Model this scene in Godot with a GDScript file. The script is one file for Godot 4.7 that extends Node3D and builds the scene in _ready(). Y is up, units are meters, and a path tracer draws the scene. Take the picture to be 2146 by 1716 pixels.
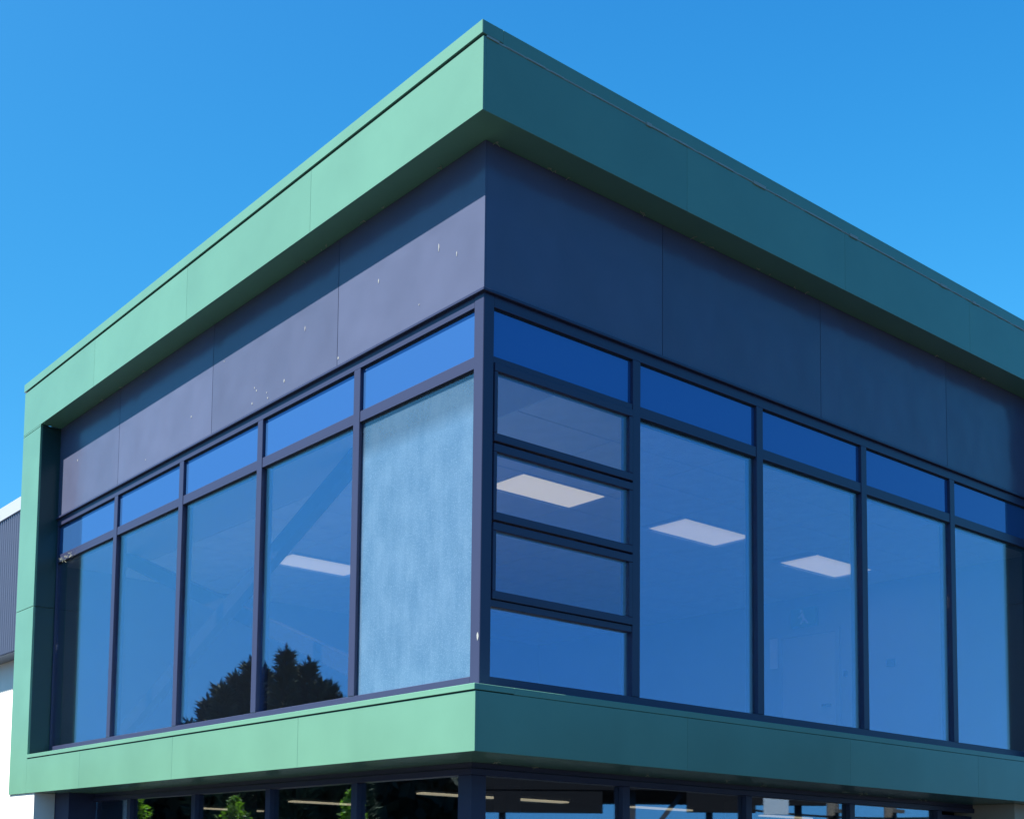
extends Node3D

# ---------------------------------------------------------------- helpers
var names := {}
var rng := RandomNumberGenerator.new()


func numbered(called: String, parent: Node) -> String:
	var key := str(parent.get_instance_id()) + called
	var n: int = names.get(key, 0)
	names[key] = n + 1
	return called if n == 0 else "%s_%03d" % [called, n]


func begin() -> SurfaceTool:
	var st := SurfaceTool.new()
	st.begin(Mesh.PRIMITIVE_TRIANGLES)
	return st


func face(st: SurfaceTool, pts: Array, n: Vector3, uvs: Array = []) -> void:
	var c: Vector3 = (pts[1] - pts[0]).cross(pts[2] - pts[0])
	var order: Array = range(pts.size())
	if c.dot(n) > 0.0:
		order.reverse()
	for i in range(1, pts.size() - 1):
		for k in [0, i, i + 1]:
			var p: Vector3 = pts[order[k]]
			st.set_normal(n)
			st.set_uv(uvs[order[k]] if uvs.size() else Vector2(p.x + p.z, -p.y))
			st.add_vertex(p)


# A box from corner a to corner b, its edges chamfered by e.
func box(st: SurfaceTool, a: Vector3, b: Vector3, e := 0.0) -> void:
	var lo := Vector3(minf(a.x, b.x), minf(a.y, b.y), minf(a.z, b.z))
	var hi := Vector3(maxf(a.x, b.x), maxf(a.y, b.y), maxf(a.z, b.z))
	var s := hi - lo
	e = minf(e, 0.4 * minf(s.x, minf(s.y, s.z)))
	for ax in 3:
		var u := (ax + 1) % 3
		var v := (ax + 2) % 3
		for sg in [-1.0, 1.0]:
			var n := Vector3.ZERO
			n[ax] = sg
			var pts := []
			var uvs := []
			for q in [[0, 0], [1, 0], [1, 1], [0, 1]]:
				var p := Vector3.ZERO
				p[ax] = hi[ax] if sg > 0 else lo[ax]
				p[u] = (hi[u] - e) if q[0] else (lo[u] + e)
				p[v] = (hi[v] - e) if q[1] else (lo[v] + e)
				pts.append(p)
				var t := (p - lo) / s
				uvs.append(Vector2(t.z if ax == 0 else t.x, 1.0 - (t.z if ax == 1 else t.y)))
			face(st, pts, n, uvs)
	if e <= 0.0:
		return
	for ax in 3:
		var u := (ax + 1) % 3
		var v := (ax + 2) % 3
		for su in [-1.0, 1.0]:
			for sv in [-1.0, 1.0]:
				var n := Vector3.ZERO
				n[u] = su
				n[v] = sv
				var pts := []
				for q in [[0, 0], [1, 0], [1, 1], [0, 1]]:
					var p := Vector3.ZERO
					p[ax] = (hi[ax] - e) if q[0] else (lo[ax] + e)
					var pu := hi[u] if su > 0 else lo[u]
					var pv := hi[v] if sv > 0 else lo[v]
					p[u] = pu if q[1] else pu - su * e
					p[v] = pv - sv * e if q[1] else pv
					pts.append(p)
				face(st, pts, n.normalized())
	for sx in [-1.0, 1.0]:
		for sy in [-1.0, 1.0]:
			for sz in [-1.0, 1.0]:
				var n := Vector3(sx, sy, sz)
				var c := Vector3(hi.x if sx > 0 else lo.x, hi.y if sy > 0 else lo.y, hi.z if sz > 0 else lo.z)
				face(st, [c - Vector3(0, sy, sz) * e, c - Vector3(sx, 0, sz) * e, c - Vector3(sx, sy, 0) * e], n.normalized())


# A straight bar of rectangular section between two points.
func bar(st: SurfaceTool, p: Vector3, q: Vector3, w: float, h: float, side: Vector3) -> void:
	var d := (q - p).normalized()
	var s := (side - d * side.dot(d)).normalized()
	var t := d.cross(s)
	var ring := [s * w / 2 + t * h / 2, -s * w / 2 + t * h / 2, -s * w / 2 - t * h / 2, s * w / 2 - t * h / 2]
	for k in 4:
		var a: Vector3 = ring[k]
		var b: Vector3 = ring[(k + 1) % 4]
		face(st, [p + a, p + b, q + b, q + a], (a + b).normalized())
	face(st, [p + ring[0], p + ring[1], p + ring[2], p + ring[3]], -d)
	face(st, [q + ring[0], q + ring[1], q + ring[2], q + ring[3]], d)


# A tapered round limb.
func limb(st: SurfaceTool, p: Vector3, q: Vector3, r0: float, r1: float, sides := 8) -> void:
	var d := (q - p).normalized()
	var s := d.cross(Vector3(0.31, 0.12, 0.94)).normalized()
	var t := d.cross(s)
	for k in sides:
		var a0 := TAU * k / sides
		var a1 := TAU * (k + 1) / sides
		var u0 := s * cos(a0) + t * sin(a0)
		var u1 := s * cos(a1) + t * sin(a1)
		face(st, [p + u0 * r0, p + u1 * r0, q + u1 * r1, q + u0 * r1], (u0 + u1).normalized())


func obj(called: String, st: SurfaceTool, m: Material, parent: Node = self) -> MeshInstance3D:
	var o := MeshInstance3D.new()
	o.name = numbered(called, parent)
	o.mesh = st.commit()
	o.material_override = m
	parent.add_child(o, true)
	return o


func slab(called: String, a: Vector3, b: Vector3, m: Material, parent: Node = self, e := 0.0) -> MeshInstance3D:
	var st := begin()
	box(st, a, b, e)
	return obj(called, st, m, parent)


func thing(called: String, label: String, category: String, at := Vector3.ZERO, group := "") -> Node3D:
	var o := Node3D.new()
	o.name = numbered(called, self)
	o.position = at
	add_child(o, true)
	tag(o, label, category, group)
	return o


func tag(o: Node, label: String, category := "", group := "") -> void:
	o.set_meta("label", label)
	if category:
		o.set_meta("category", category)
	if group:
		o.set_meta("group", group)


func setting(o: Node) -> void:
	o.set_meta("kind", "structure")


# ---------------------------------------------------------------- materials
func lin(r: float, g: float, b: float) -> Color:
	return Color(r, g, b).linear_to_srgb()


func noise(freq: float, seed_no: int, octaves := 4) -> FastNoiseLite:
	var n := FastNoiseLite.new()
	n.seed = seed_no
	n.frequency = freq
	n.noise_type = FastNoiseLite.TYPE_SIMPLEX
	n.fractal_octaves = octaves
	return n


func noise_tex(size: int, freq: float, seed_no: int, octaves: int, lo: float, hi: float) -> ImageTexture:
	var im: Image = noise(freq, seed_no, octaves).get_seamless_image(size, size)
	im.convert(Image.FORMAT_RGB8)
	for y in size:
		for x in size:
			var v := lerpf(lo, hi, im.get_pixel(x, y).r)
			im.set_pixel(x, y, Color(v, v, v))
	return ImageTexture.create_from_image(im)


func mat(called: String, c: Color, rough: float, metal := 0.0) -> StandardMaterial3D:
	var m := StandardMaterial3D.new()
	m.resource_name = called
	m.albedo_color = c
	m.roughness = rough
	m.metallic = metal
	return m


var M := {}
var mottle: ImageTexture
var grit: ImageTexture
var waves: ImageTexture


func weathered(m: StandardMaterial3D, t: ImageTexture, scale: float) -> StandardMaterial3D:
	m.albedo_texture = t
	m.uv1_triplanar = true
	m.uv1_world_triplanar = true
	m.uv1_scale = Vector3.ONE * scale
	return m


func glass(called: String, c: Color, alpha: float, metal: float, rough := 0.015) -> StandardMaterial3D:
	var m := mat(called, Color(c.r, c.g, c.b, alpha), rough, metal)
	m.transparency = BaseMaterial3D.TRANSPARENCY_ALPHA
	var im := Image.create(4, 4, false, Image.FORMAT_RGBA8)
	im.fill(Color.WHITE)
	m.albedo_texture = ImageTexture.create_from_image(im)
	m.clearcoat_enabled = true
	m.clearcoat = 1.0
	m.clearcoat_roughness = 0.01
	return m


func make_materials() -> void:
	mottle = noise_tex(256, 0.008, 11, 4, 0.95, 1.0)
	grit = noise_tex(256, 0.06, 5, 5, 0.7, 1.0)
	waves = noise_tex(256, 0.010, 23, 2, 0.0, 1.0)
	M.green = []
	for k in 4:
		var f: float = [1.0, 0.965, 1.02, 0.985][k]
		var g := weathered(mat("green painted aluminium", lin(0.117 * f, 0.272 * f, 0.203 * f), 0.26), mottle, 0.35)
		g.metallic_specular = 0.5
		g.heightmap_enabled = true
		g.heightmap_texture = waves
		g.heightmap_scale = 0.25
		M.green.append(g)
	M.green_core = mat("dark joint behind panels", lin(0.05, 0.12, 0.09), 0.8)
	M.clad = []
	for k in 4:
		var f: float = [1.0, 0.93, 1.05, 0.97][k]
		var m := weathered(mat("charcoal composite panel", lin(0.086 * f, 0.1 * f, 0.172 * f), 0.2), mottle, 0.5)
		m.metallic_specular = 0.4
		m.heightmap_enabled = true
		m.heightmap_texture = waves
		m.heightmap_scale = 0.6
		M.clad.append(m)
	M.frame = mat("dark blue grey powder coat", lin(0.034, 0.041, 0.09), 0.3)
	M.frame.metallic_specular = 0.4
	M.gasket = mat("black gasket", lin(0.008, 0.008, 0.012), 0.6)
	M.glass = glass("reflective tinted glass", lin(0.23, 0.45, 1.0), 0.29, 1.0)
	M.outer = mat("clear outer pane", Color(0.05, 0.06, 0.08, 0.01), 0.0)
	M.outer.transparency = BaseMaterial3D.TRANSPARENCY_ALPHA
	M.glass_clear = glass("clear awning glass", lin(0.1, 0.34, 1.0), 0.14, 1.0)
	M.glass_low = glass("shopfront glass", lin(0.55, 0.75, 0.95), 0.3, 1.0)
	M.spandrel = mat("blue spandrel glass", lin(0.044, 0.14, 0.37), 0.03, 0.45)
	M.spandrel.metallic_specular = 0.7
	# a fogged pane: runs of mineral stain down the glass
	var im := Image.create(256, 512, false, Image.FORMAT_RGBA8)
	var n1 := noise(0.05, 3, 3)
	var n2 := noise(0.012, 8, 4)
	var n3 := noise(0.2, 9, 2)
	for y in 512:
		for x in 256:
			var run := n1.get_noise_2d(x * 1.6, y * 0.10)
			var cloud := n2.get_noise_2d(x * 1.5, y * 0.7)
			var speck := maxf(0.0, n3.get_noise_2d(x * 2.0, y * 2.0) - 0.42) * 2.2
			var edge: float = clampf((y - 8.0) / 70.0, 0.55, 1.0)
			var v := clampf(0.62 + 0.06 * run + 0.15 * cloud + speck, 0.0, 1.0)
			im.set_pixel(x, y, Color(0.55 + 0.45 * v, 0.7 + 0.3 * v, 0.8 + 0.2 * v, clampf((0.74 + 0.24 * v) * edge, 0.0, 1.0)))
	M.fogged = mat("water stained glass", Color(lin(0.25, 0.415, 0.62), 1.0), 0.3, 0.0)
	M.fogged.transparency = BaseMaterial3D.TRANSPARENCY_ALPHA
	M.fogged.albedo_texture = ImageTexture.create_from_image(im)
	M.fogged.texture_repeat = false
	M.fogged.backlight_enabled = true
	M.fogged.backlight = Color(0.9, 0.9, 0.9)
	M.white_wall = weathered(mat("white precast wall", lin(0.85, 0.83, 0.78), 0.85), mottle, 0.6)
	M.cream = weathered(mat("cream plaster", lin(0.5, 0.45, 0.34), 0.85), mottle, 0.6)
	M.corrugated = mat("blue grey corrugated steel", lin(0.13, 0.155, 0.225), 0.35, 0.3)
	M.flashing = mat("pale steel flashing", lin(0.42, 0.45, 0.52), 0.4, 0.2)
	M.asphalt = weathered(mat("asphalt", lin(0.03, 0.03, 0.032), 0.9), grit, 0.8)
	M.concrete = weathered(mat("concrete", lin(0.05, 0.05, 0.048), 0.9), grit, 0.5)
	M.tile = weathered(mat("white mineral ceiling tile", lin(0.72, 0.73, 0.72), 0.9), mottle, 1.5)
	M.tbar = mat("ceiling grid", lin(0.5, 0.5, 0.5), 0.5)
	M.inner_wall = weathered(mat("pale interior wall", lin(0.24, 0.28, 0.34), 0.9), mottle, 0.4)
	M.carpet = weathered(mat("pale floor", lin(0.42, 0.42, 0.41), 1.0), grit, 3.0)
	M.hall_floor = weathered(mat("dark hall floor", lin(0.05, 0.05, 0.055), 0.8), grit, 1.0)
	M.steel = mat("grey steel brace", lin(0.01, 0.012, 0.02), 0.6)
	M.door = mat("interior door", lin(0.33, 0.37, 0.42), 0.6)
	M.dark = mat("dark ceiling paint", lin(0.03, 0.03, 0.035), 0.9)
	M.dark_wall = mat("dark interior wall", lin(0.06, 0.06, 0.07), 0.9)
	M.charcoal = mat("charcoal roofing", lin(0.008, 0.008, 0.01), 0.9)
	M.charcoal.metallic_specular = 0.15
	M.lamp = mat("lamp diffuser", lin(0.8, 0.8, 0.75), 0.6)
	M.lamp.emission_enabled = true
	M.lamp.emission = lin(1.0, 0.88, 0.6)
	M.lamp.emission_energy_multiplier = 0.185
	M.white = mat("white enamel", lin(0.8, 0.8, 0.78), 0.5)
	M.sign_green = mat("exit sign green", lin(0.02, 0.2, 0.16), 0.5)
	M.bark = weathered(mat("bark", lin(0.09, 0.065, 0.045), 0.95), grit, 2.0)
	M.needle = mat("dark conifer foliage", lin(0.022, 0.036, 0.02), 0.9)
	M.leaf = mat("light green leaves", lin(0.10, 0.16, 0.035), 0.6)
	M.leaf.vertex_color_use_as_albedo = true
	M.leaf.albedo_color = Color.WHITE
	M.leaf.backlight_enabled = true
	M.leaf.backlight = Color(0.9, 1.0, 0.5)
	M.needle.vertex_color_use_as_albedo = true
	M.needle.albedo_color = Color.WHITE
	M.dropping = mat("pale splash", lin(0.28, 0.3, 0.31), 0.8)
	M.sealant = mat("weathered sealant", lin(0.3, 0.36, 0.33), 0.8)
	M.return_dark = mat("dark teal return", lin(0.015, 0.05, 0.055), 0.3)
	M.web = mat("dusty cobweb", lin(0.3, 0.32, 0.26), 1.0)
	M.timber = weathered(mat("weathered pole timber", lin(0.12, 0.1, 0.085), 0.9), grit, 1.0)


# ---------------------------------------------------------------- sky
func sky_image(sun: Vector3) -> ImageTexture:
	var w := 512
	var h := 256
	var im := Image.create(w, h, false, Image.FORMAT_RGBF)
	for y in h:
		var el := (0.5 - (y + 0.5) / h) * PI
		for x in w:
			var az := ((x + 0.5) / w - 0.5) * TAU
			var d := Vector3(-sin(az) * cos(el), sin(el), cos(az) * cos(el))
			var s := maxf(d.y, 0.0)
			var t := 1.0 - s
			var c := Vector3(0.010 + 0.125 * t * t * t, 0.035 + 0.40 * t, 0.37 + 0.46 * t)
			c *= Vector3(1.2, 1.0, 0.75) * 1.0 * t * t * pow(maxf(0.0, d.dot(Vector3(0.87, 0.0, -0.49))), 3.0) + Vector3.ONE
			var cosg := d.dot(sun)
			var glow := pow(maxf(0.0, 0.5 + 0.5 * cosg), 7.0)
			c += Vector3(0.15, 0.48, 0.70) * glow
			if d.y < 0.0:
				c = Vector3(0.08, 0.1, 0.12)
			im.set_pixel(x, y, Color(c.x, c.y, c.z))
	return ImageTexture.create_from_image(im)


# ---------------------------------------------------------------- key measures (metres)
const TOP := 8.1
const FASCIA := 7.383
const BAND := 3.0
const SOFFIT := 2.5
const WALL := 0.283
const HEAD := 6.143
const LEFT_IN := -8.798
const LEFT_OUT := -9.413
const RIGHT_IN := 9.08
const RIGHT_OUT := 9.695
const CEIL := 5.6


# left(): a box given by depth behind the left face, height and distance along it; right(): the same on the right face.
func left(d0: float, d1: float, y0: float, y1: float, s0: float, s1: float) -> Array:
	return [Vector3(d0, y0, -s0), Vector3(d1, y1, -s1)]


func right(d0: float, d1: float, y0: float, y1: float, s0: float, s1: float) -> Array:
	return [Vector3(s0, y0, -d0), Vector3(s1, y1, -d1)]


func put(called: String, ab: Array, m: Material, parent: Node, e := 0.0) -> MeshInstance3D:
	return slab(called, ab[0], ab[1], m, parent, e)


func _ready() -> void:
	rng.seed = 7
	var sun := Vector3(-1.0, 1.62, -0.45).normalized()
	# camera
	var cam := Camera3D.new()
	cam.name = "camera"
	cam.projection = Camera3D.PROJECTION_FRUSTUM
	cam.near = 0.1
	cam.far = 2000.0
	cam.keep_aspect = Camera3D.KEEP_HEIGHT
	cam.size = 1716.0 / CAM_F * cam.near
	cam.frustum_offset = Vector2((1073.0 - CAM_CX) / CAM_F, (CAM_CY - 858.0) / CAM_F) * cam.near
	cam.transform = Transform3D(Basis(CAM_X, CAM_Y, CAM_Z), CAM_AT)
	add_child(cam)
	cam.current = true
	# sky and exposure
	var env := Environment.new()
	env.background_mode = Environment.BG_SKY
	var pano := PanoramaSkyMaterial.new()
	pano.panorama = sky_image(sun)
	env.sky = Sky.new()
	env.sky.sky_material = pano
	env.background_energy_multiplier = 0.4
	env.tonemap_mode = Environment.TONE_MAPPER_LINEAR
	env.tonemap_exposure = 3.0
	env.sdfgi_enabled = true
	env.ssao_enabled = true
	env.ssil_enabled = true
	var we := WorldEnvironment.new()
	we.name = "sky"
	we.environment = env
	add_child(we)
	# sun
	var dl := DirectionalLight3D.new()
	dl.name = "sun"
	dl.light_energy = 1.6
	dl.light_color = Color(1.0, 0.965, 0.9)
	dl.light_angular_distance = 0.5
	dl.shadow_enabled = true
	dl.basis = Basis.looking_at(-sun, Vector3.UP)
	add_child(dl)

	make_materials()
	build_ground()
	build_office()
	build_warehouse()
	build_lights_and_signs()
	build_across_the_street()
	build_trees()


const CAM_F := 2617.181
const CAM_CX := 796.8232
const CAM_CY := 1605.6235
const CAM_X := Vector3(0.800901, 0.018689, 0.598506)
const CAM_Y := Vector3(-0.062342, 0.996683, 0.052302)
const CAM_Z := Vector3(-0.595543, -0.079201, 0.799410)
const CAM_AT := Vector3(-5.946353, 1.657243, 6.838735)


func build_ground() -> void:
	var st := begin()
	face(st, [Vector3(-400, 0, -400), Vector3(400, 0, -400), Vector3(400, 0, 400), Vector3(-400, 0, 400)], Vector3.UP)
	setting(obj("ground", st, M.asphalt))
	st = begin()
	box(st, Vector3(-1.7, -0.1, -24), Vector3(0.0, 0.12, 0.0), 0.01)
	box(st, Vector3(-1.7, -0.1, 0.0), Vector3(14, 0.12, 1.7), 0.01)
	setting(obj("pavement", st, M.concrete))


func splash(st: SurfaceTool, p: Vector3, n: Vector3, w: float, h: float) -> void:
	var s := Vector3.UP.cross(n)
	var pts := []
	for k in 7:
		var a := TAU * k / 7.0
		pts.append(p + s * cos(a) * w * rng.randf_range(0.6, 1.1) + Vector3.UP * sin(a) * h * rng.randf_range(0.7, 1.1) + n * 0.0015)
	face(st, pts, n)
	for k in 7:
		var a: Vector3 = pts[k]
		var b: Vector3 = pts[(k + 1) % 7]
		face(st, [a, b, b - n * 0.0015, a - n * 0.0015], ((a + b) / 2 - p - n * 0.0015).normalized())


func build_office() -> void:
	var b := thing("office_building", "two storey corner office clad in green panels with dark blue glazing", "building")
	# ---- roof and the green box frame
	var roof := slab("roof", Vector3(0.16, 7.8, -0.16), Vector3(14.0, 7.95, -9.25), M.charcoal, b)
	var edge := begin()
	for ab in [left(0.03, 0.13, FASCIA + 0.02, 7.97, 0.03, -LEFT_OUT), right(0.03, 0.13, FASCIA + 0.02, 7.97, 0.13, RIGHT_OUT)]:
		box(edge, ab[0], ab[1])
	var fascia := obj("fascia", edge, M.green_core, b)
	var cuts := [0.0, 2.37, 4.75, 7.12]
	var g := 0.0009
	for k in 4:
		var s1: float = cuts[k + 1] - g if k < 3 else -LEFT_OUT
		put("fascia_panel", left(0.0, 0.03, FASCIA, 7.975, cuts[k] + (g if k else 0.0), s1), M.green[k], fascia, 0.002)
		s1 = cuts[k + 1] - g if k < 3 else RIGHT_OUT
		put("fascia_panel", right(0.0, 0.03, FASCIA, 7.975, cuts[k] + (g if k else 0.0301), s1), M.green[(k + 1) % 4], fascia, 0.002)
	put("cap_flashing", left(-0.014, 0.2, 7.99, TOP, -0.003, -LEFT_OUT + 0.01), M.green[2], fascia, 0.004)
	put("cap_flashing", right(-0.003, 0.2, 7.979, TOP, 0.2, RIGHT_OUT + 0.01), M.green[0], fascia, 0.004)
	var seal := begin()
	box(seal, Vector3(0.031, 7.969, 0.0), Vector3(9.6, 7.982, 0.0034))
	var sx := 0.03
	while sx < 9.6:
		var sl := rng.randf_range(0.05, 0.22)
		var sw := rng.randf_range(0.003, 0.009) if rng.randf() < 0.85 else 0.014
		box(seal, Vector3(sx, 7.977 - sw, 0.0), Vector3(sx + sl, 7.977 + sw, 0.004 + sw * 0.5))
		sx += sl + (0.0 if rng.randf() < 0.6 else rng.randf_range(0.0, 0.1))
	obj("sealant_bead", seal, M.sealant, fascia).set_meta("kind", "stuff")
	var so := obj("soffit", begin_boxes([left(0.0302, WALL + 0.05, FASCIA + 0.002, FASCIA + 0.018, 0.0302, -LEFT_IN), right(0.0302, WALL + 0.05, FASCIA + 0.002, FASCIA + 0.018, WALL + 0.05, RIGHT_IN)]), M.green[1], b)
	# cobwebs caught along the soffit edge
	var wb := begin()
	for k in 26:
		var onright := k % 3 != 0
		var s := rng.randf_range(0.35, 8.0)
		var p := Vector3(s, FASCIA - 0.006, -WALL + 0.03) if onright else Vector3(WALL - 0.03, FASCIA - 0.006, -s)
		for q in 5:
			var v := Vector3(rng.randf_range(-1, 1), rng.randf_range(-0.8, 0.2), rng.randf_range(-1, 1)) * rng.randf_range(0.012, 0.04)
			bar(wb, p, p + v, 0.003, 0.003, Vector3(0.3, 0.2, 0.9))
	obj("cobweb", wb, M.web, so).set_meta("kind", "stuff")
	# ---- pillars
	for side in 2:
		var f: Callable = left if side == 0 else right
		var s_in: float = -LEFT_IN if side == 0 else RIGHT_IN
		var s_out: float = -LEFT_OUT if side == 0 else RIGHT_OUT
		var core := begin()
		var ab: Array = f.call(0.03, 0.45, SOFFIT + 0.01, FASCIA, s_in + 0.02, s_out - 0.004)
		box(core, ab[0], ab[1])
		var pl := obj("side_pillar", core, M.green_core, b)
		var ys := [SOFFIT, 4.948, 4.954, 7.355, 7.361, FASCIA - 0.001]
		for k in 3:
			put("pillar_panel", f.call(0.0, 0.03, ys[2 * k], ys[2 * k + 1], s_in, s_out), M.green[(k + side) % 4], pl, 0.002)
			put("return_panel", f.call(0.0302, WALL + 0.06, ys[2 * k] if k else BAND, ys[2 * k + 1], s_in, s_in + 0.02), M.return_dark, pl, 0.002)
	# ---- lower green band
	var bc := begin()
	for ab in [left(0.03, 0.25, SOFFIT + 0.02, BAND - 0.02, 0.03, -LEFT_IN - 0.001), right(0.03, 0.25, SOFFIT + 0.02, BAND - 0.02, 0.25, RIGHT_IN - 0.001)]:
		box(bc, ab[0], ab[1])
	var band := obj("lower_band", bc, M.green_core, b)
	for k in 4:
		var s1: float = cuts[k + 1] - g if k < 3 else -LEFT_IN - g
		put("band_panel", left(0.0, 0.03, SOFFIT, 2.945, cuts[k] + (g if k else 0.0), s1), M.green[(k + 3) % 4], band, 0.002)
		s1 = cuts[k + 1] - g if k < 3 else RIGHT_IN - g
		put("band_panel", right(0.0, 0.03, SOFFIT, 2.945, cuts[k] + (g if k else 0.0301), s1), M.green[k], band, 0.002)
	put("ledge_flashing", left(-0.010, WALL + 0.1, 2.953, BAND, -0.002, -LEFT_IN - 0.001), M.green[2], band, 0.003)
	put("ledge_flashing", right(-0.002, WALL + 0.1, 2.9475, BAND, WALL + 0.1, RIGHT_IN - 0.001), M.green[0], band, 0.003)
	var us := obj("lower_soffit", begin_boxes([left(0.0302, 0.66, SOFFIT + 0.002, SOFFIT + 0.018, 0.0302, -LEFT_IN), right(0.0302, 0.78, SOFFIT + 0.002, SOFFIT + 0.018, 0.66, RIGHT_OUT)]), M.green[1], b)
	var wb2 := begin()
	for k in 14:
		var p := Vector3(rng.randf_range(0.7, 8.0), SOFFIT - 0.004, -rng.randf_range(0.4, 0.7))
		for q in 6:
			var v := Vector3(rng.randf_range(-1, 1), rng.randf_range(-0.7, 0.1), rng.randf_range(-1, 1)) * rng.randf_range(0.01, 0.04)
			bar(wb2, p, p + v, 0.003, 0.003, Vector3(0.3, 0.2, 0.9))
	obj("cobweb", wb2, M.web, us).set_meta("kind", "stuff")
	# ---- dark cladding above the windows
	var uw := begin()
	for ab in [left(WALL + 0.02, 0.5, HEAD + 0.03, 7.79, WALL + 0.02, 9.2), right(WALL + 0.02, 0.5, HEAD + 0.03, 7.79, 0.5, 9.6)]:
		box(uw, ab[0], ab[1])
	var upper := obj("upper_wall", uw, M.gasket, b)
	var cc := [WALL, 2.30, 4.64, 6.95]
	var cr := [WALL, 2.38, 4.75, 7.12]
	for k in 4:
		var s1: float = cc[k + 1] - 0.003 if k < 3 else -LEFT_IN - 0.001
		put("cladding_panel", left(WALL, WALL + 0.02, HEAD + 0.028, FASCIA, cc[k] + (0.003 if k else 0.0), s1), M.clad[k], upper, 0.0015)
		s1 = cr[k + 1] - 0.003 if k < 3 else RIGHT_IN - 0.001
		put("cladding_panel", right(WALL, WALL + 0.02, HEAD + 0.028, FASCIA, cr[k] + (0.003 if k else 0.0201), s1), M.clad[(k + 2) % 4], upper, 0.0015)
	put("head_flashing", left(WALL - 0.028, WALL + 0.03, HEAD, HEAD + 0.025, WALL - 0.028, -LEFT_IN - 0.002), M.frame, upper, 0.003)
	put("head_flashing", right(WALL - 0.028, WALL + 0.03, HEAD, HEAD + 0.025, WALL + 0.03, RIGHT_IN - 0.002), M.frame, upper, 0.003)
	# splashes and droppings on the lit cladding
	var sp := begin()
	for q in [[-0.85, 6.72, 0.006, 0.05], [-0.62, 6.58, 0.005, 0.035], [-1.68, 6.75, 0.006, 0.03], [-2.28, 6.25, 0.012, 0.02], [-2.85, 6.72, 0.006, 0.04], [-3.2, 6.32, 0.01, 0.03], [-3.5, 6.24, 0.011, 0.014], [-3.52, 6.3, 0.008, 0.01], [-3.72, 6.38, 0.009, 0.02], [-3.8, 6.27, 0.01, 0.02], [-3.76, 6.42, 0.008, 0.014], [-5.1, 6.5, 0.009, 0.02], [-8.2, 6.8, 0.01, 0.02], [-1.1, 6.33, 0.006, 0.012], [-4.4, 6.9, 0.006, 0.012], [-6.2, 6.3, 0.006, 0.012]]:
		splash(sp, Vector3(WALL - 0.0016, q[1], q[0]), Vector3(-1, 0, 0), q[2] * 0.8, q[3] * 0.75)
	obj("dropping", sp, M.dropping, upper).set_meta("kind", "stuff")
	# ---- first floor glazing
	var post := slab("corner_post", Vector3(WALL, BAND, -WALL), Vector3(0.395, HEAD, -0.395), M.frame, b, 0.004)
	var chip := begin()
	splash(chip, Vector3(WALL - 0.0016, 3.42, -0.305), Vector3(-1, 0, 0), 0.012, 0.032)
	obj("paint_chip", chip, M.dropping, post)
	glazing(b, left, [1.977, 3.630, 5.292, 6.975], -LEFT_IN - 0.002, true)
	glazing(b, right, [2.047, 3.762, 5.490, 7.212], RIGHT_IN - 0.002, false)
	var wj := begin()
	for k in 60:
		var p := Vector3(WALL - 0.004 - rng.randf() * 0.03, 5.60 - rng.randf() * 0.06, -8.05 - 0.5 * pow(rng.randf(), 0.7))
		var v := Vector3(rng.randf_range(-1, 0.3), rng.randf_range(-1, 0.6), rng.randf_range(-1, 1)) * rng.randf_range(0.01, 0.05)
		bar(wj, p, p + v, 0.003, 0.003, Vector3(0.3, 0.2, 0.9))
	obj("cobweb", wj, M.web, b).set_meta("kind", "stuff")
	# ---- interior of the first floor
	slab("upper_floor", Vector3(0.42, 2.79, -0.42), Vector3(9.4, 3.0, -9.1), M.carpet, b)
	var ceil := obj("ceiling", begin_boxes([[Vector3(0.42, CEIL + 0.012, -0.42), Vector3(9.4, CEIL + 0.06, -9.1)]]), M.tbar, b)
	var holes := []
	for q in LAMPS:
		holes.append(Vector2(q[0] + 0.6, q[1] - 0.275))
	for i in range(-1, 7):
		for j in range(0, 15):
			var x0 := 2.45 + 1.2 * i
			var z0 := -0.33 - 0.6 * j
			var x1 := minf(x0 + 1.2, 9.39)
			var zb := maxf(z0 - 0.6, -9.09)
			x0 = maxf(x0, 0.43)
			z0 = minf(z0, -0.43)
			if x1 - x0 < 0.1 or z0 - zb < 0.1:
				continue
			var taken := false
			for hole in holes:
				if hole.x > x0 and hole.x < x1 and hole.y < z0 and hole.y > zb:
					taken = true
			if not taken:
				slab("ceiling_tile", Vector3(x0 + 0.008, CEIL, z0 - 0.008), Vector3(x1 - 0.008, CEIL + 0.012, zb + 0.008), M.tile, ceil)
	var bw := slab("back_wall", Vector3(9.4, 2.79, -0.3), Vector3(9.52, 7.78, -9.22), M.inner_wall, b)
	slab("back_wall", Vector3(0.5, 2.79, -9.1), Vector3(9.4, 7.78, -9.22), M.inner_wall, b)
	var dr := slab("door", Vector3(9.37, 3.0, -3.17), Vector3(9.4, 5.03, -4.03), M.door, bw, 0.004)
	slab("handle", Vector3(9.31, 3.98, -3.24), Vector3(9.37, 4.02, -3.36), M.steel, dr, 0.006)
	slab("door_frame", Vector3(9.355, 5.034, -3.1), Vector3(9.4, 5.09, -4.1), M.inner_wall, bw)
	slab("door_frame", Vector3(9.355, 3.0, -3.1), Vector3(9.4, 5.033, -3.165), M.inner_wall, bw)
	slab("door_frame", Vector3(9.355, 3.0, -4.035), Vector3(9.4, 5.033, -4.1), M.inner_wall, bw)
	slab("notice", Vector3(9.39, 4.62, -4.12), Vector3(9.4, 5.06, -4.26), M.white, bw)
	slab("thermostat", Vector3(9.37, 4.44, -2.29), Vector3(9.4, 4.54, -2.41), M.steel, bw, 0.006)
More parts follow.
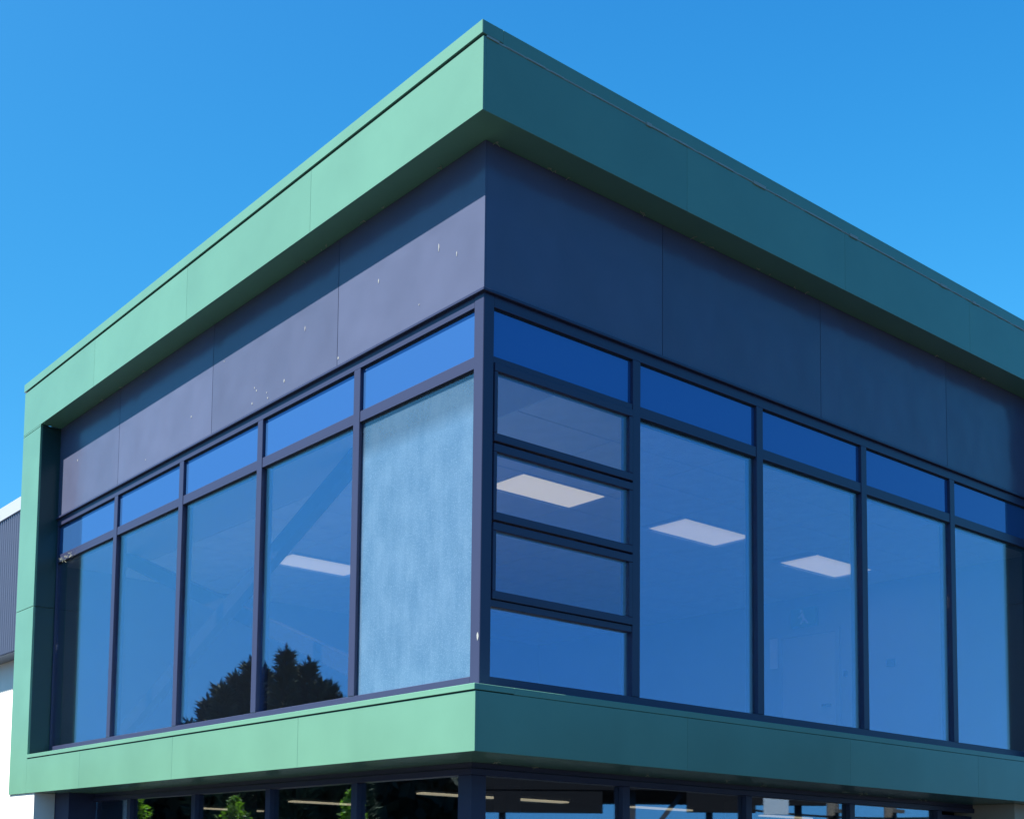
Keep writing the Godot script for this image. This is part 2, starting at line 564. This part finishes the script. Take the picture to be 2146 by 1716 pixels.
	slab("light_switch", Vector3(9.38, 4.38, -3.0), Vector3(9.4, 4.46, -3.06), M.steel, bw, 0.004)
	# X bracing just inside the left glazing
	for q in [[Vector3(0.78, 5.60, -2.50), Vector3(0.78, 3.05, -8.05)], [Vector3(0.93, 5.60, -8.05), Vector3(0.93, 3.05, -1.6)]]:
		var st := begin()
		bar(st, q[0], q[1], 0.12, 0.17, Vector3(1, 0, 0))
		obj("steel_brace", st, M.steel, b)
	# ---- ground floor: glazing set back under the band
	build_ground_floor(b)


func begin_boxes(list: Array) -> SurfaceTool:
	var st := begin()
	for ab in list:
		box(st, ab[0], ab[1])
	return st


# A double glazed unit: a clear outer sheet and a coated sheet behind it.
func double_pane(outer: Array, inner: Array, m: Material, parent: Node) -> MeshInstance3D:
	var st := begin()
	box(st, outer[0], outer[1])
	st.set_material(M.outer)
	var mesh := st.commit()
	st = begin()
	box(st, inner[0], inner[1])
	st.set_material(m)
	mesh = st.commit(mesh)
	var o := MeshInstance3D.new()
	o.name = numbered("window_pane", parent)
	var c: Vector3 = (inner[0] + inner[1]) / 2.0
	var set_by := Basis.from_euler(Vector3(rng.randf_range(-1, 1), rng.randf_range(-1, 1), 0.0) * deg_to_rad(0.05))   # no two panes are set quite alike
	o.transform = Transform3D(set_by, c - set_by * c)
	o.mesh = mesh
	parent.add_child(o, true)
	return o


# The stained pane: a clear sheet with a film of condensation and mineral stain on its back.
func fogged_pane(a: float, z: float, parent: Node) -> MeshInstance3D:
	var st := begin()
	var ab := left(WALL + 0.032, WALL + 0.037, 3.1205, 5.5555, a, z)
	box(st, ab[0], ab[1])
	st.set_material(M.outer)
	var mesh := st.commit()
	st = begin()
	var x := WALL + 0.0385
	face(st, [Vector3(x, 5.5555, -a), Vector3(x, 5.5555, -z), Vector3(x, 3.1205, -z), Vector3(x, 3.1205, -a)], Vector3(-1, 0, 0), [Vector2(1, 0), Vector2(0, 0), Vector2(0, 1), Vector2(1, 1)])
	st.set_material(M.fogged)
	mesh = st.commit(mesh)
	var o := MeshInstance3D.new()
	o.name = numbered("window_pane", parent)
	o.mesh = mesh
	parent.add_child(o, true)
	return o


# One glazed face of the first floor. f is left or right; mids are the mullion centres along it.
func glazing(b: Node, f: Callable, mids: Array, s_end: float, is_left: bool) -> void:
	var fr := begin()
	var s0 := 0.395
	for ab in [f.call(WALL + 0.003, 0.42, BAND + 0.001, 3.12, s0, s_end), f.call(WALL + 0.003, 0.42, 6.05, HEAD - 0.001, s0, s_end)]:
		box(fr, ab[0], ab[1], 0.003)
	var w := obj("glazed_wall", fr, M.frame, b)
	var hw := 0.048
	var edges := [s0]
	for m in mids:
		put("mullion", f.call(WALL, 0.42, 3.1205, 6.0495, m - hw, m + hw), M.frame, w, 0.003)
		edges += [m - hw, m + hw]
	edges.append(s_end)
	for k in 5:
		var a: float = edges[2 * k]
		var z: float = edges[2 * k + 1]
		var last := k == 4
		if last:
			put("jamb", f.call(WALL + 0.004, 0.42, 3.1205, 6.0495, z - 0.03, z), M.frame, w, 0.003)
			z -= 0.03
		put("transom", f.call(WALL + 0.006, 0.42, 5.603 if not is_left and k == 0 else 5.556, 5.656, a, z), M.frame, w, 0.003)
		put("spandrel_pane", f.call(WALL + 0.032, WALL + 0.06, 5.6565, 6.0495, a, z), M.spandrel, w)
		put("gasket", f.call(WALL + 0.022, WALL + 0.0315, 6.040, 6.0494, a, z), M.gasket, w)
		if is_left or k > 0:
			var foggy := is_left and k == 0
			var p: MeshInstance3D
			if foggy:
				p = fogged_pane(a, z, w)
			else:
				p = double_pane(f.call(WALL + 0.032, WALL + 0.037, 3.1205, 5.5555, a, z), f.call(WALL + 0.046, WALL + 0.051, 3.1205, 5.5555, a, z), M.glass, w)
			if foggy:
				tag(p, "fogged window pane with pale streaks of water stain")
			put("gasket", f.call(WALL + 0.022, WALL + 0.0315, 5.545, 5.5554, a, z), M.gasket, w)
		else:
			put("transom", f.call(WALL + 0.006, 0.42, 3.668, 3.722, a, z), M.frame, w, 0.003)
			double_pane(f.call(WALL + 0.032, WALL + 0.037, 3.1205, 3.6675, a, z), f.call(WALL + 0.046, WALL + 0.051, 3.1205, 3.6675, a, z), M.glass, w)
			for q in [[4.974, 5.600], [4.347, 4.956], [3.726, 4.331]]:
				var st := begin()
				var o0: float = a + 0.008
				var o1: float = z - 0.008
				for ab in [f.call(WALL - 0.012, WALL + 0.075, q[0], q[0] + 0.066, o0, o1), f.call(WALL - 0.012, WALL + 0.075, q[1] - 0.066, q[1], o0, o1), f.call(WALL - 0.011, WALL + 0.074, q[0] + 0.0662, q[1] - 0.0662, o0, o0 + 0.032), f.call(WALL - 0.011, WALL + 0.074, q[0] + 0.0662, q[1] - 0.0662, o1 - 0.045, o1)]:
					box(st, ab[0], ab[1], 0.004)
				var sash := obj("awning_window", st, M.frame, w)
				double_pane(f.call(WALL + 0.008, WALL + 0.013, q[0] + 0.0665, q[1] - 0.0665, o0 + 0.0322, o1 - 0.0452), f.call(WALL + 0.022, WALL + 0.027, q[0] + 0.0665, q[1] - 0.0665, o0 + 0.0322, o1 - 0.0452), M.glass_clear, sash)


const GX := 0.62
const GZ := 0.75


func build_ground_floor(b: Node) -> void:
	# head beam, corner post, frames
	var st := begin()
	box(st, Vector3(GX, 2.40, -GZ), Vector3(GX + 0.12, 2.455, -8.1), 0.004)
	box(st, Vector3(GX + 0.12, 2.40, -GZ), Vector3(8.45, 2.455, -GZ - 0.12), 0.004)
	box(st, Vector3(GX, 0.12, -GZ - 0.16), Vector3(GX + 0.12, 0.22, -8.1), 0.004)
	box(st, Vector3(GX + 0.16, 0.12, -GZ), Vector3(7.7, 0.22, -GZ - 0.12), 0.004)
	var sf := obj("shopfront", st, M.frame, b)
	slab("head_beam", Vector3(GX + 0.02, 2.458, -GZ - 0.02), Vector3(GX + 0.2, SOFFIT, -8.1), M.frame, sf)
	slab("head_beam", Vector3(GX + 0.2, 2.458, -GZ - 0.02), Vector3(8.45, SOFFIT, -GZ - 0.2), M.frame, sf)
	slab("corner_post", Vector3(GX - 0.003, 0.12, -GZ + 0.003), Vector3(GX + 0.16, 2.3995, -GZ - 0.16), M.frame, sf, 0.004)
	var zs := [GZ + 0.16]
	for z in [2.37, 3.86, 5.42, 7.05]:
		slab("mullion", Vector3(GX, 0.2205, -z + 0.045), Vector3(GX + 0.11, 2.3995, -z - 0.045), M.frame, sf, 0.003)
		zs += [z - 0.045, z + 0.045]
	zs.append(8.1)
	for k in 5:
		slab("window_pane", Vector3(GX + 0.05, 0.2205, -zs[2 * k]), Vector3(GX + 0.058, 2.3995, -zs[2 * k + 1]), M.glass_low, sf)
	var xs := [GX + 0.16]
	for x in [2.45, 4.2, 5.95, 7.68]:
		slab("mullion", Vector3(x - 0.045, 0.2205, -GZ), Vector3(x + 0.045, 2.3995, -GZ - 0.11), M.frame, sf, 0.003)
		xs += [x - 0.045, x + 0.045]
	for k in 4:
		slab("window_pane", Vector3(xs[2 * k], 0.2205, -GZ - 0.05), Vector3(xs[2 * k + 1], 2.3995, -GZ - 0.058), M.glass_low, sf)
	# glazed entrance door at the right end
	var ds := begin()
	box(ds, Vector3(7.735, 2.26, -GZ - 0.02), Vector3(8.42, 2.36, -GZ - 0.08), 0.004)
	box(ds, Vector3(7.735, 0.14, -GZ - 0.02), Vector3(7.83, 2.2598, -GZ - 0.08), 0.004)
	box(ds, Vector3(8.33, 0.14, -GZ - 0.02), Vector3(8.42, 2.2598, -GZ - 0.08), 0.004)
	var dr := obj("entrance_door", ds, M.frame, b)
	slab("door_pane", Vector3(7.831, 0.14, -GZ - 0.045), Vector3(8.329, 2.2595, -GZ - 0.053), M.glass_low, dr)
	# piers at both ends
	slab("end_pier", Vector3(0.018, 0.0, -8.55), Vector3(0.30, SOFFIT, -9.44), M.white_wall, b, 0.004)
	slab("end_wall", Vector3(0.302, 0.0, -8.105), Vector3(0.75, SOFFIT, -9.44), M.frame, b)
	slab("end_pier", Vector3(8.45, 0.0, -0.28), Vector3(9.62, SOFFIT, -1.0), M.cream, b, 0.004)
	# the hall behind
	slab("floor", Vector3(0.6, 0.0, -0.73), Vector3(16.5, 0.12, -17.5), M.hall_floor, b)
	slab("hall_ceiling", Vector3(0.83, 2.72, -0.96), Vector3(16.5, 2.785, -17.5), M.dark, b)
	slab("back_wall", Vector3(16.5, 0.0, -0.75), Vector3(16.65, 2.785, -17.5), M.dark_wall, b)
	slab("back_wall", Vector3(0.8, 0.0, -17.5), Vector3(16.65, 2.785, -17.65), M.dark_wall, b)
	slab("back_wall", Vector3(0.8, 0.0, -9.45), Vector3(0.95, 2.785, -17.5), M.dark_wall, b)
	slab("back_wall", Vector3(8.96, 0.0, -0.75), Vector3(16.5, 2.785, -0.9), M.dark_wall, b)
	for z in [-5.6, -11.0]:
		slab("hall_column", Vector3(1.3, 0.12, z), Vector3(1.55, 2.719, z - 0.25), M.dark_wall, b, 0.005)
	for x in [4.9, 9.6]:
		slab("hall_column", Vector3(x, 0.12, -5.0), Vector3(x + 0.25, 2.719, -5.25), M.dark_wall, b, 0.005)


const LAMPS := [[2.45, -2.13], [4.93, -2.13], [7.42, -2.13], [2.45, -6.40]]
const LAMP_LABELS := [
	"lit ceiling light panel behind the open awning windows beside the corner", "lit ceiling light panel seen through the window right of the awning windows",
	"lit ceiling light panel furthest right, cut by a window mullion", "lit ceiling light panel seen through the sunlit left face of glass"]
const STRIPS := [[5.0, -6.9], [9.45, -6.95], [13.0, -7.05], [5.15, -10.5], [5.5, -14.3], [6.46, -6.9]]


func build_lights_and_signs() -> void:
	for k in LAMPS.size():
		var q: Array = LAMPS[k]
		var t := thing("ceiling_light", LAMP_LABELS[k], "ceiling light", Vector3(q[0] + 0.6, CEIL - 0.012, q[1] - 0.275), "ceiling lights of the first floor")
		slab("light_frame", Vector3(-0.598, 0.0, -0.273), Vector3(0.598, 0.02, 0.273), M.white, t)
		slab("light_diffuser", Vector3(-0.585, -0.004, -0.262), Vector3(0.585, -0.0005, 0.262), M.lamp, t)
		lamp_light(t, Vector2(1.17, 0.52), 0.11)
	for k in 6:
		var q: Array = STRIPS[k]
		var place: String = ["left of the corner post", "behind the second shopfront pane right of the corner", "behind the third shopfront pane right of the corner", "behind the pane with a leafy reflection", "behind the pane left of the leafy reflections", "just right of the corner post"][k]
		var t := thing("strip_light", "lit strip light in the dark shopfront, " + place, "strip light", Vector3(q[0] + 0.7, 2.69, q[1]), "strip lights of the ground floor")
		slab("light_housing", Vector3(-0.72, 0.004, -0.1), Vector3(0.72, 0.03, 0.1), M.white, t)
		slab("light_diffuser", Vector3(-0.7, -0.02, -0.09), Vector3(0.7, 0.0, 0.09), M.lamp, t)
		lamp_light(t, Vector2(1.4, 0.18), 0.03)
	var s := thing("exit_sign", "small green exit sign on the wall above the upstairs door", "sign", Vector3(9.34, 5.16, -3.65))
	slab("sign_box", Vector3(-0.03, 0.0, -0.2), Vector3(0.06, 0.26, 0.2), M.sign_green, s, 0.006)
	var st := begin()   # a running figure
	box(st, Vector3(-0.034, 0.2, -0.035), Vector3(-0.031, 0.24, 0.005))
	bar(st, Vector3(-0.0325, 0.19, -0.01), Vector3(-0.0325, 0.11, 0.02), 0.003, 0.04, Vector3(1, 0, 0))
	bar(st, Vector3(-0.0325, 0.11, 0.02), Vector3(-0.0325, 0.03, -0.03), 0.0026, 0.025, Vector3(1, 0, 0))
	bar(st, Vector3(-0.0325, 0.11, 0.02), Vector3(-0.0325, 0.03, 0.09), 0.0022, 0.025, Vector3(1, 0, 0))
	bar(st, Vector3(-0.0325, 0.17, 0.0), Vector3(-0.0325, 0.12, -0.07), 0.0018, 0.02, Vector3(1, 0, 0))
	obj("running_figure", st, M.white, s)


func lamp_light(t: Node3D, size: Vector2, energy: float) -> void:
	var l := AreaLight3D.new()
	l.name = "area_light"
	l.area_size = size
	l.light_energy = energy
	l.light_color = lin(1.0, 0.84, 0.6)
	l.shadow_enabled = true
	l.position = Vector3(0, -0.03, 0)
	l.rotation_degrees = Vector3(-90, 0, 0)
	t.add_child(l)


func build_warehouse() -> void:
	var t := thing("warehouse", "white walled warehouse with blue grey corrugated cladding behind the office", "building", Vector3(0.6, 0, -9.46))
	slab("wall", Vector3(-0.02, 0.0, 0.0), Vector3(0.15, 6.3, -20.0), M.white_wall, t)
	slab("wall", Vector3(0.15, 2.8, 0.0), Vector3(18.0, 6.3, -0.15), M.white_wall, t)
	slab("roof", Vector3(-0.25, 6.62, 0.0), Vector3(18.0, 6.72, -20.0), M.flashing, t)
	# corrugated sheet, real ribs along its length
	var st := begin()
	var x0 := -0.30
	var pitch := 0.083
	var n := int(20.0 / pitch)
	for k in n:
		for q in 6:
			var a := float(q) / 6.0
			var c := float(q + 1) / 6.0
			var za := -(k + a) * pitch
			var zc := -(k + c) * pitch
			var xa := x0 - 0.018 * cos(TAU * a)
			var xc := x0 - 0.018 * cos(TAU * c)
			var nn := Vector3(-1, 0, -0.018 * TAU / pitch * sin(TAU * (a + c) / 2)).normalized()
			face(st, [Vector3(xa, 4.58, za), Vector3(xc, 4.58, zc), Vector3(xc, 6.62, zc), Vector3(xa, 6.62, za)], nn)
	box(st, Vector3(x0 + 0.015, 4.57, 0.0), Vector3(-0.021, 6.6, -20.0))
	obj("corrugated_cladding", st, M.corrugated, t)
	slab("roof_flashing", Vector3(x0 - 0.03, 6.58, 0.0), Vector3(0.1, 6.78, -20.0), M.flashing, t, 0.006)


# things that stand behind the camera and show mirrored in the right hand glass
func build_across_the_street() -> void:
	var eye := Vector3(CAM_AT.x, 0.0, -2.0 * GZ - CAM_AT.z)
	var at := func(az: float, r: float) -> Vector3: return eye + Vector3(sin(deg_to_rad(az)), 0, cos(deg_to_rad(az))) * r
	var o: Vector3 = at.call(49.0, 27.0)
	var t := thing("carport", "open dark roofed carport on posts mirrored in the ground floor glass", "carport", o)
	t.rotation.y = deg_to_rad(49.0)
	slab("carport_roof", Vector3(-6.5, 3.36, 0.0), Vector3(3.6, 4.5, 6.0), M.charcoal, t)
	slab("pelmet", Vector3(-6.5, 2.86, 0.02), Vector3(-0.95, 3.358, 0.2), M.charcoal, t)
	slab("pelmet", Vector3(0.8, 2.9, 0.02), Vector3(2.2, 3.358, 0.2), M.charcoal, t)
	slab("pelmet", Vector3(2.202, 3.06, 0.02), Vector3(3.6, 3.358, 0.2), M.charcoal, t)
	slab("notice_board", Vector3(2.35, 2.86, -0.06), Vector3(2.85, 3.22, -0.02), M.inner_wall, t, 0.005)
	for x in [-6.0, -3.2, -0.4, 1.2, 3.0]:
		slab("post", Vector3(x, 0.0, 0.21), Vector3(x + 0.14, 3.359, 0.34), M.steel, t)
	var st := begin()
	bar(st, Vector3(-0.35, 1.9, 0.27), Vector3(0.7, 3.3, 0.27), 0.08, 0.1, Vector3(0, 0, 1))
	obj("knee_brace", st, M.steel, t)
	for az in [56.8, 59.1]:
		var p := thing("cable_post", "short timber cable post mirrored at the shopfront right end, " + ("nearer the corner" if az < 58 else "nearer the door"), "post", at.call(az, 38.0), "cable posts")
		var s2 := begin()
		limb(s2, Vector3.ZERO, Vector3(0, 4.9, 0), 0.2, 0.16, 10)
		obj("pole", s2, M.timber, p)
		slab("crossarm", Vector3(-0.3, 3.4, -0.26), Vector3(0.3, 3.5, -0.17), M.timber, p)
	var cb := begin()
	var a: Vector3 = at.call(52.0, 38.0) + Vector3(0, 3.6, 0)
	var c: Vector3 = at.call(64.0, 38.0) + Vector3(0, 3.4, 0)
	for k in 16:
		var u := k / 16.0
		var v := (k + 1) / 16.0
		bar(cb, a.lerp(c, u) - Vector3.UP * 0.25 * 4 * u * (1 - u), a.lerp(c, v) - Vector3.UP * 0.25 * 4 * v * (1 - v), 0.06, 0.06, Vector3.UP)
	tag(obj("overhead_cable", cb, M.charcoal), "dark overhead cable slung between the timber posts", "cable")


func frond(st: SurfaceTool, p: Vector3, d: Vector3, length: float, width: float, col: Color) -> void:
	var s := d.cross(Vector3(rng.randf_range(-1, 1), rng.randf_range(-1, 1), rng.randf_range(-1, 1))).normalized() * width
	var mid := p + d * length * 0.45
	var n := d.cross(s).normalized()
	st.set_color(col)
	face(st, [p, mid + s, p + d * length, mid - s], n)


# A conifer made of leaf-sized fronds. spires: [offset across, offset back, height, base radius]
func conifer(t: Node3D, spires: Array, per_m2: float, across: Vector3, back: Vector3, size: float) -> void:
	var st := begin()
	var tk := begin()
	limb(tk, Vector3.ZERO, Vector3(0, 3.5, 0), 0.45, 0.32, 10)
	for q in spires:
		var base: Vector3 = across * q[0] + back * q[1]
		var top: Vector3 = base + Vector3.UP * q[2]
		limb(tk, Vector3(0, 1.2, 0), base + Vector3.UP * q[2] * 0.45, 0.2, 0.12, 6)
		limb(tk, base + Vector3.UP * q[2] * 0.45, top, 0.12, 0.02, 6)
		var count := int(per_m2 * q[3] * q[2])
		for k in count:
			var u := pow(rng.randf(), 0.8)          # 0 at the foot, 1 at the tip
			var rad: float = q[3] * (pow(1.0 - u, 0.75) * (0.75 + 0.25 * sin(u * 23.0 + q[0] * 5.0)) + 0.02)
			var ang := rng.randf() * TAU
			var rr := rad * sqrt(rng.randf_range(0.25, 1.0))
			var radial := Vector3(cos(ang), 0, sin(ang))
			var p: Vector3 = base + Vector3.UP * (0.12 + 0.86 * u) * q[2] + radial * rr
			var d := (radial * rng.randf_range(0.5, 1.0) + Vector3.UP * rng.randf_range(0.1, 0.9) + Vector3(rng.randf_range(-0.4, 0.4), 0, rng.randf_range(-0.4, 0.4))).normalized()
			var v := rng.randf_range(0.6, 1.5)
			frond(st, p, d, size * rng.randf_range(0.6, 1.3), size * rng.randf_range(0.07, 0.15), Color(0.045 * v, 0.07 * v, 0.034 * v))
		# leading shoots
		for k in 14:
			frond(st, top - Vector3.UP * 0.07 * k, (Vector3.UP * 1.2 + Vector3(rng.randf_range(-1, 1), 0, rng.randf_range(-1, 1)) * (0.2 + 0.06 * k)).normalized(), size * 0.75, size * 0.16, Color(0.025, 0.038, 0.02))
	obj("trunk", tk, M.bark, t)
	obj("crown", st, M.needle, t)


func build_trees() -> void:
	# the big conifer whose reflection stands in the left hand windows
	var eye := Vector3(2.0 * (WALL + 0.06) - CAM_AT.x, CAM_AT.y, CAM_AT.z)
	var dist := 46.0
	var az0 := -31.5
	var dir := Vector3(sin(deg_to_rad(az0)), 0, -cos(deg_to_rad(az0)))
	var across := Vector3(cos(deg_to_rad(az0)), 0, sin(deg_to_rad(az0)))
	var t := thing("conifer_tree", "dark many tipped conifer mirrored in the left hand windows", "tree", Vector3(eye.x, 0, eye.z) + dir * dist)
	var spires := []
	for q in [[-27.9, 6.5, 0.9], [-28.6, 7.7, 1.0], [-29.2, 8.3, 1.0], [-29.9, 8.75, 1.1], [-30.6, 9.1, 1.1], [-31.3, 9.0, 1.1], [-32.2, 9.55, 1.1], [-32.8, 9.2, 0.9], [-33.3, 9.25, 0.9], [-33.8, 8.4, 0.9], [-34.3, 8.2, 0.8], [-34.8, 7.8, 0.7], [-29.5, 7.9, 1.3], [-31.0, 8.2, 1.5], [-32.4, 8.3, 1.4], [-33.6, 7.7, 1.2], [-28.2, 6.4, 1.2], [-35.2, 6.9, 0.8]]:
		# a reflection swaps left and right: az of the mirrored ray becomes the offset across
		spires.append([tan(deg_to_rad(q[0] - az0)) * dist, rng.randf_range(-1.5, 1.5), eye.y + dist / cos(deg_to_rad(q[0] - az0)) * tan(deg_to_rad(q[1] - 0.12)), q[2]])
	conifer(t, spires, 280.0, across, dir, 0.42)
	# low dark shelter belt further off
	var st := begin()
	for k in 16000:
		var az := deg_to_rad(rng.randf_range(-80.0, -5.0))
		var r := rng.randf_range(66.0, 70.0)
		var p := eye + Vector3(sin(az), 0, -cos(az)) * r
		var top := 6.6 + 0.5 * sin(az * 37.0) + 0.35 * sin(az * 91.0)
		p.y = top * pow(rng.randf(), 0.7)
		var v := rng.randf_range(0.6, 1.5)
		frond(st, p, Vector3(rng.randf_range(-1, 1), rng.randf_range(0.2, 1.2), rng.randf_range(-1, 1)).normalized(), 1.4, 0.4, Color(0.022 * v, 0.033 * v, 0.018 * v))
	var belt := obj("shelter_belt", st, M.needle)
	belt.set_meta("kind", "stuff")
	tag(belt, "long dark shelter belt hedge mirrored low in the glass", "hedge")
	# young leafy trees planted by the wall, mirrored in the ground floor glass
	var spots := [[4.32, -14.5, 2.80], [4.32, -10.9, 2.72], [3.9, -7.0, 2.66]]
	for k in 3:
		var q: Array = spots[k]
		var x: float = 2.0 * (GX + 0.05) - q[0]
		var lbl: String = ["furthest left in the shopfront glass", "in the middle shopfront pane", "nearest the corner post"][k]
		var y := thing("young_tree", "slender leafy young tree mirrored in the ground floor glass, " + lbl, "tree", Vector3(x, 0, q[1]), "young trees along the wall")
		var tk := begin()
		limb(tk, Vector3.ZERO, Vector3(0.03, q[2] * 0.9, 0.02), 0.03, 0.008, 6)
		obj("trunk", tk, M.bark, y)
		var lf := begin()
		for j in 1500:
			var u := rng.randf()
			var ang := rng.randf() * TAU
			var rad := 0.62 * pow(1.0 - u, 0.5) * (0.7 + 0.45 * sin(u * 17.0 + k * 2.0 + ang * 2.0))
			var rr := rad * pow(rng.randf(), 0.35)
			var p := Vector3(cos(ang) * rr, q[2] * (0.25 + 0.75 * u), sin(ang) * rr)
			var v := rng.randf_range(0.6, 1.5)
			frond(lf, p, Vector3(rng.randf_range(-1, 1), rng.randf_range(-0.5, 1), rng.randf_range(-1, 1)).normalized(), rng.randf_range(0.06, 0.12), 0.03, Color(0.15 * v, 0.25 * v, 0.045 * v))
		obj("foliage", lf, M.leaf, y)
